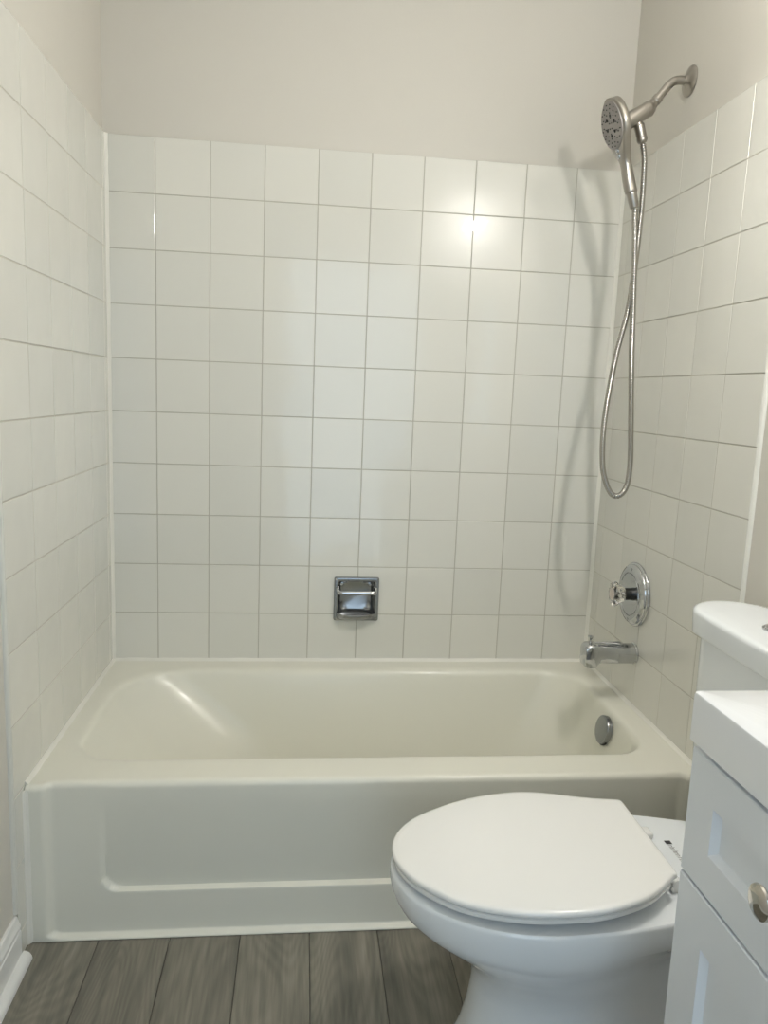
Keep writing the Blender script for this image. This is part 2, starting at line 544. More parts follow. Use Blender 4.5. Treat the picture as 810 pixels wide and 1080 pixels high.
def edge_strip(name, x_in, sgn, y, m):
    prof = [(x_in + sgn * TT, y + .0005), (x_in + sgn * .0006, y + .0005)] + [(x_in + sgn * (.0006 + .0074 * (1 - cos(t))), y - .0065 * sin(t)) for t in [pi / 2 * i / 6 for i in range(1, 7)]]
    bm = bmesh.new()
    loft(bm, [[Vector((a, b, z)) for a, b in prof] for z in (0.11, ZT)])
    return obj(name, bm, m, kind='structure', angle=60)
edge_strip('trim_8', W, 1, YR, M['caulk'])  # rounded tile edge; its lit bright line is put in as caulk white
edge_strip('trim_9', 0.0, -1, YL, M['tile'])

# baseboard with shoe moulding along the left wall
def extrude_profile(name, prof, y0, y1, m, kind='structure'):
    bm = bmesh.new()
    loft(bm, [[Vector((x, y, z)) for x, z in prof] for y in (y0, y1)])
    return obj(name, bm, m, kind=kind, angle=30)
b0 = -TT
bprof = [(b0, 0), (b0 + .013, 0), (b0 + .013, .072), (b0 + .011, .0735), (b0 + .011, .079), (b0 + .0125, .081), (b0 + .0125, .086),
         (b0 + .010, .090), (b0 + .008, .097), (b0 + .0065, .103), (b0 + .0035, .106), (b0, .106)]
extrude_profile('baseboard_left', bprof, YL - 0.0015, YF, M['trim'])
q = [(b0 + .013, 0.0005), (b0 + .031, 0.0005)] + [(b0 + .013 + .018 * cos(t), .0005 + .019 * sin(t)) for t in [pi / 2 * i / 8 for i in range(1, 9)]]
extrude_profile('trim_7', q, YL + 0.006, YF, M['trim'])
bprof_r = [(W + TT - (x - b0), z) for x, z in bprof]
extrude_profile('baseboard_right', bprof_r, YR - 0.0015, -1.484, M['trim'])

# ------------------------------------------------------------------ bathtub
tub = thing('bathtub', (W / 2, -0.375, 0), 'cream white alcove bathtub with recessed panel in its front apron', 'bathtub')
bm = bmesh.new()
X0, X1 = 0.0015, W - 0.0015
YD = -0.7325
def fy(x, z):
    """front face of the apron"""
    def sd(x0, x1, z0, z1, r, x=x, z=z):
        qx = max(x0 + r - x, x - (x1 - r)); qz = max(z0 + r - z, z - (z1 - r))
        return r - (sqrt(max(qx, 0) ** 2 + max(qz, 0) ** 2) + min(max(qx, qz), 0))   # >0 inside
    d1 = sd(0.036, W - 0.036, 0.009, 0.9, 0.035, z=z * 2.2)
    d2 = sd(0.150, W - 0.150, 0.105, 0.9, 0.042)
    k = min(1.0, max(0.0, (0.315 - z) / (0.315 - 0.105)))
    return -0.7605 + 0.0140 * smooth(0.0, 0.015, d1) + 0.013 * smooth(0.0, 0.0065, d2) * k
nx = 260
xs = [X0 + (X1 - X0) * i / nx for i in range(nx + 1)]
zs = [0.0015 + 0.0505 * i / 26 for i in range(26)] + [0.052 + (0.16 - 0.052) * i / 40 for i in range(40)] + [0.16 + (0.350 - 0.16) * i / 24 for i in range(25)]
rows_ = []
for z in zs: rows_.append([(x, fy(x, z), z) for x in xs])
RR = 0.014
for i in range(1, 7):
    t = pi / 2 * i / 6
    rows_.append([(x, fy(x, 0.350) + RR * (1 - cos(t)), 0.350 + RR * sin(t)) for x in xs])
rows_.append([(x, YD, ZD) for x in xs])
loft(bm, [[Vector(p) for p in r] for r in rows_], False, False, closed=False)
# deck and basin
def ring(i_l, i_r, i_f, i_b, r, z):
    return rrect(0.045 + i_l, 1.446 - i_r, -0.650 + i_f, -0.068 - i_b, (r, r + .02, r + .085, r + .01), z, 16, 20)
rings = [rrect(X0, X1, YD, -0.0015, 0.001, ZD, 16, 20)]
rings.append(ring(-.012, -.012, -.012, -.012, .105, ZD))
rings.append(ring(0, 0, 0, 0, .10, ZD - .0008))
for off, dz in ((.008, .003), (.014, .0075), (.018, .014), (.021, .022)):
    rings.append(ring(off, off * .9, off * .8, off, .10 - off * .3, ZD - dz))
for i in range(1, 15):
    s = i / 14
    rings.append(ring(.021 + .255 * s, .019 + .050 * s, .017 + .06 * s, .021 + .060 * s, .094 + .09 * s, ZD - .022 - .252 * s))
for off, dz in ((.010, .013), (.024, .022), (.045, .028), (.08, .031), (.15, .0325)):
    rings.append(ring(.276 + off, .069 + off, .077 + off, .081 + off, .18, ZD - .274 - dz))
loft(bm, rings, False, True)
bmesh.ops.remove_doubles(bm, verts=bm.verts, dist=0.00002)
obj('tub_body', bm, M['tub'], tub, angle=50)
# overflow plate
bm = bmesh.new()
oc = Vector((1.4125, -0.398, 0.310)); on = Vector((-1, 0, 0.20)).normalized()
lathe(bm, oc, on, [(.037, -.006), (.0395, -.004), (.0395, .006), (.0385, .0085), (.036, .0100), (.030, .0108), (.001, .0115)], 48)
ov = obj('overflow_plate', bm, M['dish'], tub, label='round chrome overflow plate')
bm = bmesh.new()
sc = oc + on * .0108 + Vector((0, 0, -.006))
lathe(bm, sc, on, [(.0045, -.001), (.0045, .0006), (.003, .0012), (.0005, .0012)], 16)
obj('screw', bm, M['satin'], ov)
bm = bmesh.new()
dd, du, dv = frame_of(on)
arc = []
for i in range(9):
    t = -pi / 2 + (i - 4) / 4 * 0.42 - 0.45
    arc.append(oc + on * .0005 + (du * cos(t) + dv * sin(t)) * .0392)
tube(bm, arc, 0.0035, 8)
obj('overflow_slot', bm, M['dark'], ov)
# drain
bm = bmesh.new()
lathe(bm, (1.22, -0.355, ZD - .3063), (0, 0, 1), [(.035, 0), (.035, .002), (.031, .004), (.026, .003), (.024, .006), (.012, .010), (.001, .011)], 32)
obj('drain', bm, M['chrome'], tub)

# ------------------------------------------------------------------ soap dish
sd_ = thing('soap_dish', ((SX0 + SX1) / 2, 0.0, SZ0), 'recessed chrome soap dish with grab bar set in the tiled back wall', 'soap dish')
bm = bmesh.new()
def xz(x0, x1, z0, z1, r, y):
    return [Vector((p.x, y, p.y)) for p in rrect(x0, x1, z0, z1, r, 0, 5, 6)]
def sring(i, y, r, ib=None):
    ib = i if ib is None else ib
    return xz(SX0 + i, SX1 - i, SZ0 + ib, SZ1 - i, r, y)
loft(bm, [sring(0.0, -.0004, .006), sring(.0004, -.005, .006), sring(.003, -.0085, .006), sring(.009, -.0095, .006), sring(.013, -.0075, .007, .016),
          sring(.0145, -.002, .008, .0175), sring(.0165, .028, .012, .021), sring(.022, .037, .016, .027), sring(.034, .040, .014, .04)], False, True)
obj('recess_frame', bm, M['dish'], sd_, angle=40)
# tray lip bows forward at the bottom
bm = bmesh.new()
rings = []
for i in range(21):
    t = i / 20; x = SX0 + .010 + t * (SX1 - SX0 - .020)
    bow = 0.022 * (1 - (2 * t - 1) ** 4)
    z0 = SZ0 + .006
    rings.append([Vector((x, -.006, z0)), Vector((x, -.012 - bow, z0 + .004)), Vector((x, -.0155 - bow, z0 + .010)), Vector((x, -.015 - bow, z0 + .018)),
                  Vector((x, -.0125 - bow, z0 + .020)), Vector((x, -.010 - bow, z0 + .015)), Vector((x, -.006, z0 + .012))])
loft(bm, rings)
obj('tray_lip', bm, M['dish'], sd_, angle=40)
bm = bmesh.new()
zb = SZ0 + .0955
pts = catmull([(SX0 + .013, -.007, zb + .010), (SX0 + .0135, -.017, zb + .004), (SX0 + .018, -.026, zb), (SX0 + .04, -.028, zb), (SX1 - .04, -.028, zb),
               (SX1 - .018, -.026, zb), (SX1 - .0135, -.017, zb + .004), (SX1 - .013, -.007, zb + .010)], 8)
tube(bm, pts, 0.0072, 14)
obj('grab_bar', bm, M['chrome'], sd_, angle=60)
for sx in (SX0 + .026, SX1 - .026):
    bm = bmesh.new()
    lathe(bm, (sx, .0385, SZ1 - .032), (0, -1, 0), [(.0075, -.002), (.0075, .001), (.006, .0025), (.001, .0028)], 20)
    obj('screw', bm, M['satin'], sd_)

# ------------------------------------------------------------------ shower arm and holder
YS = -0.346
sa = thing('shower_pipe', (W + TT, YS, 2.009), 'bent nickel shower pipe with round wall flange and hand shower holder', 'shower pipe')
bm = bmesh.new()
lathe(bm, (W + TT, YS, 2.009), (-1, 0, 0), [(.036, 0), (.0365, .002), (.035, .0045), (.028, .008), (.020, .0105), (.0145, .013), (.0118, .016)], 48)
obj('flange', bm, M['nickel'], sa)
bm = bmesh.new()
armp = catmull([(W + .006, YS, 2.0095), (1.4835, YS, 2.0095), (1.469, YS, 2.0065), (1.457, YS, 1.9975), (1.446, YS, 1.9845), (1.434, YS, 1.969), (1.427, YS, 1.9600)], 8)
tube(bm, armp, 0.0105, 20)
obj('bent_tube', bm, M['nickel'], sa, angle=60)
bm = bmesh.new()
ad = Vector((-.64, 0, -.77)).normalized()
lathe(bm, (1.4310, YS, 1.9650), ad, [(.0112, 0), (.0128, .001), (.0128, .011), (.0115, .0125), (.0105, .015), (.0125, .018), (.0125, .026), (.011, .028)], 24)
obj('swivel_nut', bm, M['nickel'], sa)
bm = bmesh.new()
h0 = Vector((1.4170, YS, 1.9425)); h1 = Vector((1.349, YS, 1.8985)); hd = (h1 - h0).normalized(); hl = (h1 - h0).length
lathe(bm, h0, hd, [(.004, -.002), (.0125, -.001), (.0135, 0), (.0185, .0085), (.0190, .010), (.0190, .026), (.0186, .0265), (.0186, .0275), (.0190, .028), (.0205, hl - .004), (.0205, hl)], 36)
obj('holder', bm, M['nickel'], sa)

# hand shower: teardrop head facing left and slightly down, long handle
hs = thing('hand_shower', (1.333, YS, 1.905), 'brushed nickel hand shower with round spray face docked in its holder', 'hand shower')
tdir = Vector((.325, 0, -.9457)).normalized()        # down the handle
ndir = Vector((-.9457, 0, -.325)).normalized()       # out of the spray face
yv = Vector((0, 1, 0))
HC = Vector((1.3255, YS, 1.8935))
bm = bmesh.new()
def hring(s, w, f, b_, ex, n=40):
    c = HC + tdir * s
    out = []
    for i in range(n):
        a = 2 * pi * i / n
        cw = math.copysign(abs(cos(a)) ** (2 / ex), cos(a)); sw = math.copysign(abs(sin(a)) ** (2 / ex), sin(a))
        mid = (f - b_) / 2; half = (f + b_) / 2
        out.append(c + yv * (w * cw) + ndir * (mid + half * sw))
    return out
rings = []
Rh = 0.0635
def keyed(s):
    """half width, front extent, back extent, exponent"""
    # handle profile, blended with the disc outline
    wd = sqrt(max(0.0, Rh * Rh - s * s)) if s < Rh else 0.0
    hw = 0.0155 - 0.0015 * smooth(.10, .2, s)
    if s > 0:
        # fillet between disc and handle
        if s > 0.0: hw2 = hw + 0.030 * (1 - smooth(0.035, 0.100, s))
        else: hw2 = 0
    else: hw2 = 0
    w = max(wd, hw2) if s > 0.0 else wd
    f = 0.010 - 0.002 * smooth(.05, .1, s) + 0.0065 * smooth(.08, .15, s)
    b_ = 0.0135 + 0.003 * smooth(.02, .1, s)
    ex = 5.0 - 2.7 * smooth(.045, .11, s)
    return w, f, b_, ex
ss = [-Rh * cos(pi / 2 * i / 12) * .9995 for i in range(13)] + [0.167 * i / 40 for i in range(1, 41)]
for s in ss:
    w, f, b_, ex = keyed(s)
    rings.append(hring(s, max(w, .002), f, b_, ex))
rings.append(hring(.1695, .0125, .0125, .0145, 2.3))
loft(bm, rings)
obj('head_and_handle', bm, M['nickel'], hs, angle=42)
bm = bmesh.new()
lathe(bm, HC + ndir * .0085, ndir, [(.0575, 0), (.0572, .0026), (.056, .0034), (.03, .0040), (.001, .0042)], 48)
fc = obj('spray_face', bm, M['face'], hs, label='grey spray face dotted with black nozzles')
bm = bmesh.new()
FN = HC + ndir * .0124
for rr_, cnt, sz in ((.009, 4, .0017), (.019, 6, .0018), (.030, 10, .0018), (.040, 14, .0017), (.049, 16, .0017)):
    for k in range(cnt):
        a = 2 * pi * (k + .5 * (cnt % 3)) / cnt + rr_ * 20
        p = FN + tdir * rr_ * cos(a) + yv * rr_ * sin(a)
        lathe(bm, p - ndir * .002, ndir, [(sz, 0), (sz * .9, .0030), (sz * .4, .0036)], 8)
for k in range(6):
    a = 2 * pi * k / 6 + .3
    p = FN + tdir * .0235 * cos(a) + yv * .0235 * sin(a)
    lathe(bm, p - ndir * .002, ndir, [(.0040, 0), (.0038, .0030), (.0025, .0036)], 12)
obj('nozzles', bm, M['rubber'], fc)
for dyb in (-.005, .009):
    bm = bmesh.new()
    p = HC + tdir * (.0665 + dyb) + ndir * .0075
    lathe(bm, p, ndir, [(.0065, -.004), (.0065, .003), (.005, .0052), (.001, .006)], 20)
    obj('mode_button', bm, M['chrome'], hs)
bm = bmesh.new()
lathe(bm, HC + tdir * .1690 - ndir * .001, tdir, [(.0128, 0), (.0132, .002), (.0128, .004), (.0122, .034), (.0105, .0375), (.0085, .038)], 28)
obj('hose_nut', bm, M['nickel'], hs)

# hose
hz = thing('shower_hose', (1.395, YS, 1.86), 'long ribbed metal shower hose hanging in a loop below the hand shower', 'shower hose')
def PT(x, y, Y):
    """point of a plane y = Y seen in a given direction of the photograph's camera"""
    d = right * ((x - 405) / 802.915) + down * ((y - 540) / 802.915) + fwd
    C = Vector((0.5666, -2.3124, 1.2075))
    return C + d * ((Y - C.y) / d.y)
hb = HC + tdir * .2082 - ndir * .001
path = [tuple(hb)]
# world-space course of the hose (x, z); it hangs from the handle, loops and climbs to the holder
front = [(669.4, 236), (669.5, 260), (668.3, 300), (667.3, 335), (666.2, 370), (665.6, 410), (665.2, 456), (664.6, 488), (661.8, 509), (656.5, 520), (649.5, 523.2)]
back_ = [(643.5, 519), (638.4, 507), (635.4, 489), (636.0, 458), (640.6, 422), (650.2, 373), (661.5, 331), (666.5, 303), (670.3, 275), (672.6, 257), (675.0, 235), (677.2, 212), (678.9, 184), (679.4, 168)]
for i, (x, y) in enumerate(front):
    path.append(tuple(PT(x, y, YS - 0.010 * smooth(0, 3, i))))
for i, (x, y) in enumerate(back_):
    path.append(tuple(PT(x, y, YS - 0.010 + 0.022 * smooth(0, 8, i) - .004 * smooth(9, 13, i))))
path.append(tuple(PT(678.0, 152, YS + .006)))
hp = resample(catmull(path, 12), 0.0016)
bm = bmesh.new()
rad = [0.0079 if (i // 2) % 2 == 0 else 0.0069 for i in range(len(hp))]
tube(bm, hp, rad, 12)
obj('corrugated_tube', bm, M['hose'], hz, angle=80)
bm = bmesh.new()
c0 = PT(673.8, 131.5, YS); c1 = PT(678.0, 152, YS + .006); cd = (c1 - c0)
lathe(bm, c0, cd, [(.0095, -.010), (.0105, -.002), (.0125, 0), (.0130, .002), (.0128, .030), (.0135, .031), (.0135, .038), (.0120, .041), (.0098, cd.length - .002), (.0086, cd.length - .0012)], 28)
obj('hose_outlet', bm, M['nickel'], sa)

# ------------------------------------------------------------------ valve
VZ, VY = 0.679, -0.327
vt = thing('shower_valve', (W, VY, VZ), 'round chrome shower valve plate with clear crystal knob on tiled right wall', 'shower valve')
bm = bmesh.new()
lathe(bm, (W, VY, VZ), (-1, 0, 0), [(.088, 0), (.0895, .002), (.0895, .006), (.087, .009), (.084, .0098), (.0835, .0135), (.081, .0165), (.077, .0175), (.0755, .0195),
                                    (.066, .0215), (.061, .0213), (.0600, .0190), (.0585, .0190), (.0575, .0213), (.045, .0205), (.022, .0190), (.0205, .0188)], 72, cap1=True)
obj('escutcheon', bm, M['chrome'], vt, angle=50)
bm = bmesh.new()
lathe(bm, (W - .0185, VY, VZ), (-1, 0, 0), [(.0175, 0), (.0175, .020), (.016, .0215), (.010, .0215)], 32)
obj('stem_sleeve', bm, M['darkreflection'], vt)
kx = W - .040
# fluted acrylic knob
bm = bmesh.new()
def flute(x, r, amp, n=64):
    return [Vector((x, VY + (r + amp * cos(8 * 2 * pi * i / n)) * cos(2 * pi * i / n), VZ + (r + amp * cos(8 * 2 * pi * i / n)) * sin(2 * pi * i / n))) for i in range(n)]
loft(bm, [flute(kx + .006, .010, 0), flute(kx + .004, .018, .0), flute(kx - .002, .0240, .0008), flute(kx - .010, .0245, .0012), flute(kx - .014, .0265, .002),
          flute(kx - .018, .0320, .0026), flute(kx - .023, .0342, .0026), flute(kx - .028, .0318, .0015), flute(kx - .031, .025, 0), flute(kx - .0305, .018, 0)])
kn = obj('crystal_knob', bm, M['acrylic'], vt, label='clear fluted acrylic knob', angle=50)
bm = bmesh.new()
lathe(bm, (kx - .0306, VY, VZ), (-1, 0, 0), [(.0165, 0), (.016, .0012), (.012, .002), (.001, .0022)], 32)
obj('index_cap', bm, M['cap'], kn)
bm = bmesh.new()
lathe(bm, (kx + .006, VY, VZ), (-1, 0, 0), [(.006, 0), (.006, .020), (.004, .022)], 16)
obj('stem', bm, M['satin'], kn)
for a in (pi / 2, -pi / 2):
    bm = bmesh.new()
    lathe(bm, (W - .0198, VY + .0705 * cos(a), VZ + .0705 * sin(a)), (-1, 0, 0), [(.0045, 0), (.0045, .0018), (.003, .0028), (.0005, .003)], 16)
    obj('screw', bm, M['satin'], vt)

# ------------------------------------------------------------------ tub spout
SZ, SYp = 0.514, -0.349
sp = thing('tub_spout', (W, SYp, SZ), 'chrome tub spout with small diverter pull knob on tiled right wall', 'tub spout')
bm = bmesh.new()
def sring2(x, top, bot, hw, ex, n=36):
    out = []
    for i in range(n):
        a = 2 * pi * i / n
        c_ = math.copysign(abs(cos(a)) ** (2 / ex), cos(a)); s_ = math.copysign(abs(sin(a)) ** (2 / ex), sin(a))
        out.append(Vector((x, SYp + hw * c_, SZ + (top + bot) / 2 + (top - bot) / 2 * s_)))
    return out
st = [(W, .029, -.029, .029, 2.0), (W - .004, .0305, -.0305, .0305, 2.0), (W - .006, .0285, -.0285, .0285, 2.0), (W - .030, .0285, -.0283, .0283, 2.1),
      (W - .060, .0290, -.0275, .0275, 2.4), (W - .090, .0300, -.0270, .0265, 2.9), (W - .105, .0303, -.0275, .026, 3.1), (W - .112, .0305, -.032, .026, 3.6),
      (W - .117, .0305, -.0395, .026, 4.2), (W - .130, .0305, -.0400, .026, 4.4), (W - .140, .0300, -.0390, .0255, 4.4), (W - .1475, .0255, -.0335, .0235, 4.0), (W - .1490, .0235, -.0315, .0215, 3.8)]
loft(bm, [sring2(*s) for s in st])
obj('spout_body', bm, M['chrome'], sp, angle=33)
# raised teardrop rib on top and the diverter pull
bm = bmesh.new()
rib = [(W - .036, .004, .0280), (W - .039, .0085, .0320), (W - .048, .0095, .0345), (W - .060, .0075, .0340), (W - .090, .0045, .0330), (W - .120, .003, .0325)]
rings = []
for x, hw, top in rib:
    rings.append([Vector((x, SYp + hw * cos(a), SZ + .026 + (top - .026) * max(0, sin(a)) - (.004 if sin(a) < 0 else 0))) for a in [2 * pi * i / 20 for i in range(20)]])
loft(bm, rings)
obj('top_rib', bm, M['chrome'], sp, angle=50)
bm = bmesh.new()
lathe(bm, (W - .131, SYp, SZ + .028), (0, 0, 1), [(.005, 0), (.004, .003), (.0035, .010), (.004, .013), (.0068, .0175), (.0075, .020), (.0072, .0225), (.004, .0235), (.001, .0236)], 24)
obj('diverter_knob', bm, M['chrome'], sp)

# ------------------------------------------------------------------ toilet
TY = -1.104
to = thing('toilet', (1.12, TY, 0), 'white two-piece toilet with closed lid beside the tub and vanity', 'toilet')
def oval(x0, x1, xc, hw, z, nf=2.0, nr=3.0, n=120, dy=0, xmax=1.489):
    """plan outline: nose towards -x (exponent nf), rear towards +x (exponent nr)"""
    out = []
    for i in range(n):
        a = 2 * pi * i / n
        c_, s_ = cos(a), sin(a)
        if c_ < 0: x = xc - (xc - x0) * abs(c_) ** (2 / nf); y = hw * math.copysign(abs(s_) ** (2 / nf), s_)
        else: x = min(xmax, xc + (x1 - xc) * abs(c_) ** (2 / nr)); y = hw * math.copysign(abs(s_) ** (2 / nr), s_)
        out.append(Vector((x, TY + y + dy, z)))
    return out
bm = bmesh.new()
ZR = 0.388
prof = [  # z, x0, x1, xc, hw, nf, nr
    (0.0015, .862, 1.40, 1.05, .124, 2.4, 3.6), (.012, .862, 1.40, 1.05, .124, 2.4, 3.6), (.022, .868, 1.395, 1.05, .119, 2.4, 3.6), (.06, .878, 1.385, 1.05, .110, 2.3, 3.4),
    (.11, .888, 1.37, 1.05, .103, 2.2, 3.2), (.16, .893, 1.36, 1.05, .102, 2.1, 3.0), (.195, .890, 1.35, 1.04, .107, 2.05, 2.8),     (.225, .874, 1.33, 1.03, .119, 2.0, 2.2), (.255, .845, 1.31, 1.01, .137, 2.0, 1.9), (.280, .812, 1.31, 1.00, .154, 2.0, 1.75), (.302, .782, 1.33, .995, .168, 2.0, 1.7),
    (.318, .762, 1.37, .99, .1765, 2.0, 1.65), (.330, .750, 1.44, .99, .1800, 2.0, 1.6), (.340, .744, 1.52, .99, .1820, 2.0, 1.6), (.355, .738, 1.555, .99, .1850, 2.0, 1.6), (.370, .735, 1.56, .99, .186, 2.0, 1.6),
    (.3800, .7352, 1.56, .99, .1860, 2.0, 1.6), (.3835, .7354, 1.56, .99, .1858, 2.0, 1.6), (.3860, .7362, 1.56, .99, .1850, 2.0, 1.6), (ZR, .7385, 1.556, .99, .1828, 2.0, 1.6), (ZR + .0002, .745, 1.55, .99, .177, 2.0, 1.6)]
loft(bm, [oval(p[1], p[2], p[3], p[4], p[0], p[5], p[6]) for p in prof])
obj('bowl', bm, M['porcelain'], to, angle=40)
# seat ring and lid share an outline: elliptical nose, waisted towards a squared hinge edge
def curve1(tab, x):
    for (x0, y0), (x1, y1) in zip(tab, tab[1:]):
        if x <= x1: break
    i = tab.index((x0, y0))
    m = lambda k: (tab[min(k + 1, len(tab) - 1)][1] - tab[max(k - 1, 0)][1]) / (tab[min(k + 1, len(tab) - 1)][0] - tab[max(k - 1, 0)][0])
    h = x1 - x0; t = (x - x0) / h
    return y0 * (1 + 2 * t) * (1 - t) ** 2 + m(i) * h * t * (1 - t) ** 2 + y1 * t * t * (3 - 2 * t) + m(i + 1) * h * t * t * (t - 1)
SC = -1.107
FARSIDE = [(.96, .177), (1.0, .1785), (1.04, .1735), (1.075, .163), (1.117, .147), (1.15, .137), (1.185, .1285), (1.215, .122)]
NEARSIDE = [(.96, .178), (1.0, .182), (1.04, .182), (1.075, .176), (1.117, .163), (1.15, .146), (1.185, .118), (1.215, .095)]
def seat_outline(inset, zf, n=60, x_end=1.2015):
    a_f, xc = 0.262 - inset, 0.9995
    def side(tab, sg):
        out = []
        hw = curve1(tab, xc) - inset
        for i in range(n + 1):                      # nose to widest point
            t = pi / 2 * i / n
            out.append((xc - a_f * abs(cos(t)) ** (2 / 1.96), sg * hw * abs(sin(t)) ** (2 / 1.96)))
        xe = x_end - inset; c = .008
        for i in range(1, 41):
            x = xc + (xe - c - xc) * i / 40
            out.append((x, sg * (curve1(tab, x) - inset)))
        he = curve1(tab, xe - c) - inset
        for i in range(1, 9):
            t = pi / 2 * i / 8
            out.append((xe - c + c * sin(t), sg * (he - c * (1 - cos(t)))))
        return out
    pts = side(FARSIDE, 1) + list(reversed(side(NEARSIDE, -1)[1:]))
    return [Vector((x, SC + y + .010 * smooth(.85, .74, x), zf(x))) for x, y in pts]
def zl(base): return lambda x: base + 0.024 * (x - 0.737) / 0.47
bm = bmesh.new()
loft(bm, [seat_outline(.0075, zl(.3936), x_end=1.19), seat_outline(.0040, zl(.3942), x_end=1.19), seat_outline(.0030, zl(.396), x_end=1.19), seat_outline(.003, zl(.401), x_end=1.19), seat_outline(.006, zl(.4030), x_end=1.19)])
obj('seat_ring', bm, M['lidplastic'], to, angle=50)
bm = bmesh.new()
loft(bm, [seat_outline(.008, zl(.4052)), seat_outline(.002, zl(.4056)), seat_outline(.0003, zl(.4075)), seat_outline(0, zl(.4115)), seat_outline(.0012, zl(.4145)), seat_outline(.004, zl(.4162)), seat_outline(.012, zl(.4170)), seat_outline(.05, zl(.4178)), seat_outline(.10, zl(.4182))])
obj('lid', bm, M['lidplastic'], to, angle=50)
for s in (1, -1):
    bm = bmesh.new()
    box(bm, (1.205, TY + s * .078 - .014, ZR - .001), (1.246, TY + s * .078 + .014, ZR + .012), .004, 3)
    tube(bm, [(1.2120, TY + s * .078 - .018, ZR + .018), (1.2120, TY + s * .078 + .018, ZR + .018)], .0085, 16)
    box(bm, (1.206, TY + s * .078 - .010, ZR + .006), (1.220, TY + s * .078 + .010, ZR + .024), .002, 1)
    obj('hinge', bm, M['lidplastic'], to)
# printed mark on the bowl deck: small dark square followed by illegible fine lettering
bm = bmesh.new()
def flat(x0, x1, y0, y1, z):
    vs = [bm.verts.new((x, y, z)) for x, y in ((x0, y0), (x1, y0), (x1, y1), (x0, y1))]
    bm.faces.new(vs)
ZM = ZR + .0003
flat(1.2640, 1.2760, -1.0560, -1.0440, ZM)
mk = obj('printed_mark', bm, M['black'], to)
bm = bmesh.new()
yy = -1.0590
for wd, gap, full in ((.0055, .0012, 0), (.004, .0016, 1), (.005, .0018, 0), (.0035, .0012, 1), (.005, .0014, 0), (.005, .0030, 0), (.006, .0012, 1), (.005, .0014, 0)):
    x0, x1 = 1.2650, 1.2720 + (.003 if full else 0)
    t = .0013
    flat(x0, x1, yy - t, yy, ZM); flat(x0, 1.2720, yy - wd, yy - wd + t, ZM)
    flat(1.2707, 1.2720, yy - wd, yy, ZM)
    yy -= wd + gap
obj('lettering', bm, M['greyprint'], mk)
# tank
bm = bmesh.new()
def tank_ring(xf, xb, hw, r, z, bow):
    pts = []
    for p in rrect(xf, xb, TY - hw, TY + hw, r, z, 10, 16):
        k = 1 - min(1, max(0, (p.x - xf) / (xb - xf)))
        p = p.copy(); p.x -= bow * k * (1 - ((p.y - TY) / hw) ** 2)
        pts.append(p)
    return pts
TB = 1.4955
loft(bm, [tank_ring(1.385, TB, .175, .05, ZR + .001, .004), tank_ring(1.370, TB, .185, .06, .400, .005), tank_ring(1.360, TB, .193, .07, .44, .006),
          tank_ring(1.350, TB, .202, .078, .60, .008), tank_ring(1.349, TB, .204, .08, .764, .008)])
obj('tank', bm, M['porcelain'], to, angle=50)
bm = bmesh.new()
loft(bm, [tank_ring(1.3490, TB, 0.2040, .080, 0.7645, .008), tank_ring(1.3490, TB, 0.2040, .080, 0.7675, .008), tank_ring(1.3385, TB + .001, 0.2175, .088, 0.7678, .009), tank_ring(1.3355, TB + .002, 0.2210, .090, 0.7700, .009), tank_ring(1.3350, TB + .002, 0.2215, .090, 0.7760, .009),
          tank_ring(1.3335, TB + .002, 0.2230, .090, 0.8080, .009), tank_ring(1.3345, TB + .001, 0.2220, .0895, 0.8125, .009), tank_ring(1.3370, TB, 0.2195, .088, 0.8152, .009), tank_ring(1.3410, TB - .003, 0.2150, .086, 0.8168, .009),
          tank_ring(1.3470, TB - .010, 0.2080, .08, 0.8175, .008), tank_ring(1.3640, TB - .04, 0.1860, .07, 0.8185, .006)])
obj('tank_lid', bm, M['porcelain'], to, angle=50)
bm = bmesh.new()
lathe(bm, (1.413, -1.089, .8182), (0, 0, 1), [(.027, 0), (.027, .003), (.0245, .0045), (.0235, .0035), (.022, .005), (.001, .0055)], 40)
obj('flush_button', bm, M['chrome'], to, label='round chrome flush button')

# ------------------------------------------------------------------ vanity
VX, VY0, VY1 = 1.043, -1.4915, -2.288
va = thing('vanity_cabinet', (1.28, (VY0 + VY1) / 2, 0), 'white shaker vanity cabinet with drawers and doors beside the toilet', 'vanity cabinet')
bm = bmesh.new()
for lo, hi in (((VX + .0205, VY1, .10), (W - .001, VY1 + .016, .8085)), ((VX + .0205, VY0 - .016, .10), (W - .001, VY0, .8085)),
               ((VX + .0205, VY1 + .016, .10), (W - .001, VY0 - .016, .116)), ((W - .009, VY1 + .016, .116), (W - .001, VY0 - .016, .8085)),
               ((VX + .0205, VY1 + .016, .770), (VX + .038, VY0 - .016, .8085)), ((VX + .0205, VY1 + .016, .625), (VX + .038, VY0 - .016, .656)),
               ((VX + .0205, -1.915, .116), (VX + .038, -1.865, .770))):
    box(bm, lo, hi)
box(bm, (VX + .075, VY1 + .002, .0015), (VX + .091, VY0 - .002, .0995)); box(bm, (VX + .091, VY0 - .018, .0015), (W - .001, VY0 - .002, .0995)); box(bm, (VX + .091, VY1 + .002, .0015), (W - .001, VY1 + .018, .0995))
obj('carcass', bm, M['cab'], va)
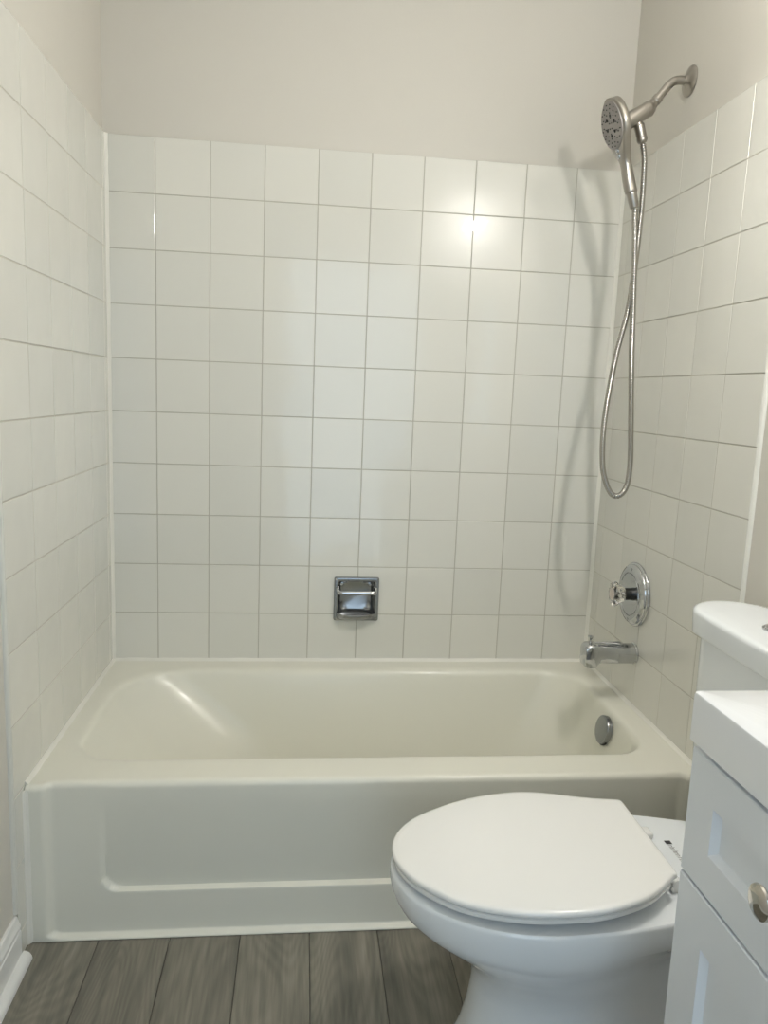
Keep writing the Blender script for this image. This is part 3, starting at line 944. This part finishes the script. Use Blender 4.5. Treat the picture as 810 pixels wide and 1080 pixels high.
def shaker(y0, y1, z0, z1, rail, rail_z=None):
    rz = rail if rail_z is None else rail_z
    bm = bmesh.new()
    def rect(i, x, iy=None, iz=None):
        a = i if iy is None else iy; b_ = i if iz is None else iz
        return [Vector((x, y0 - a, z0 + b_)), Vector((x, y1 + a, z0 + b_)), Vector((x, y1 + a, z1 - b_)), Vector((x, y0 - a, z1 - b_))]
    loft(bm, [rect(0, VX + .019), rect(0, VX + .0015), rect(.0015, VX), rect(0, VX, rail, rz), rect(0, VX + .009, rail + .0065, rz + .0065)], True, True)
    return bm
YM = (VY0 + VY1) / 2
knobs = []
def vknob(parent, y, z):
    bm = bmesh.new()
    lathe(bm, (VX, y, z), (-1, 0, 0), [(.008, 0), (.0078, .002), (.0055, .004), (.005, .011), (.0065, .014), (.0125, .0165), (.0172, .0185), (.0180, .0205), (.0172, .0228), (.0135, .0250), (.0075, .0262), (.0008, .0265)], 40)
    return obj('knob', bm, M['knob'], parent, label='round polished nickel knob')
for y0, y1 in ((VY0, YM + .0015), (YM - .0015, VY1)):
    d = obj('drawer', shaker(y0, y1, .6425, .8005, .056, .050), M['cab'], va, angle=25)
    vknob(d, (y0 + y1) / 2 + .0135, .728)
for k, (y0, y1) in enumerate(((VY0, YM + .0015), (YM - .0015, VY1))):
    d = obj('door', shaker(y0, y1, .103, .6385, .062), M['cab'], va, angle=25)
    vknob(d, (y1 + .031) if k == 0 else (y0 - .031), .585)
# counter with an integral basin
bm = bmesh.new()
CX0, CX1, CY0, CY1, CZ0, CZ1 = 1.0365, W - .001, -2.296, -1.4888, .8095, .8715
rc = lambda i, z, r=.006: rrect(CX0 + i, CX1 - i, CY0 + i, CY1 - i, r, z, 8, 14)
rb = lambda i, z, r: rrect(1.105 + i, 1.395 - i, -2.12 + i * 1.3, -1.665 - i * 1.3, r, z, 8, 14)
loft(bm, [rc(.002, CZ0), rc(0, CZ0 + .002), rc(0, CZ1 - .004), rc(.0012, CZ1 - .0012), rc(.004, CZ1), rb(-.006, CZ1, .13), rb(0, CZ1 - .002, .13), rb(.006, CZ1 - .012, .13), rb(.02, CZ1 - .05, .12),
          rb(.05, CZ1 - .09, .09), rb(.10, CZ1 - .110, .04)])
obj('counter_top', bm, M['counter'], None, label='thick white vanity countertop with integral basin on the shaker cabinet', cat='countertop', angle=40)

# mirror and lamp on the wall over the vanity
mi_ = thing('wall_mirror', (W + TT, -1.89, 1.02), 'frameless mirror on the right wall above the vanity counter', 'mirror')
bm = bmesh.new(); box(bm, (W + TT - .006, -2.27, 1.02), (W + TT, -1.51, 1.72), .002, 1)
obj('mirror_glass', bm, M['mirror'], mi_)
vl = thing('vanity_light', (W + TT, -1.21, 1.965), 'three globe vanity light bar on the wall above the mirror', 'wall light')
bm = bmesh.new(); box(bm, (W + TT - .022, -1.34, 1.930), (W + TT, -1.08, 2.000), .006, 2)
obj('back_plate', bm, M['chrome'], vl)
for y in (-1.15, -1.21, -1.27):
    bm = bmesh.new()
    lathe(bm, (W + TT - .020, y, 1.965), (-1, 0, 0), [(.022, 0), (.022, .012), (.014, .016), (.012, .165)], 24)
    a = obj('arm', bm, M['chrome'], vl)
    bm = bmesh.new()
    bmesh.ops.create_icosphere(bm, subdivisions=3, radius=.025, matrix=Matrix.Translation((1.302, y, 1.965)))
    obj('globe', bm, M['globe'], a)
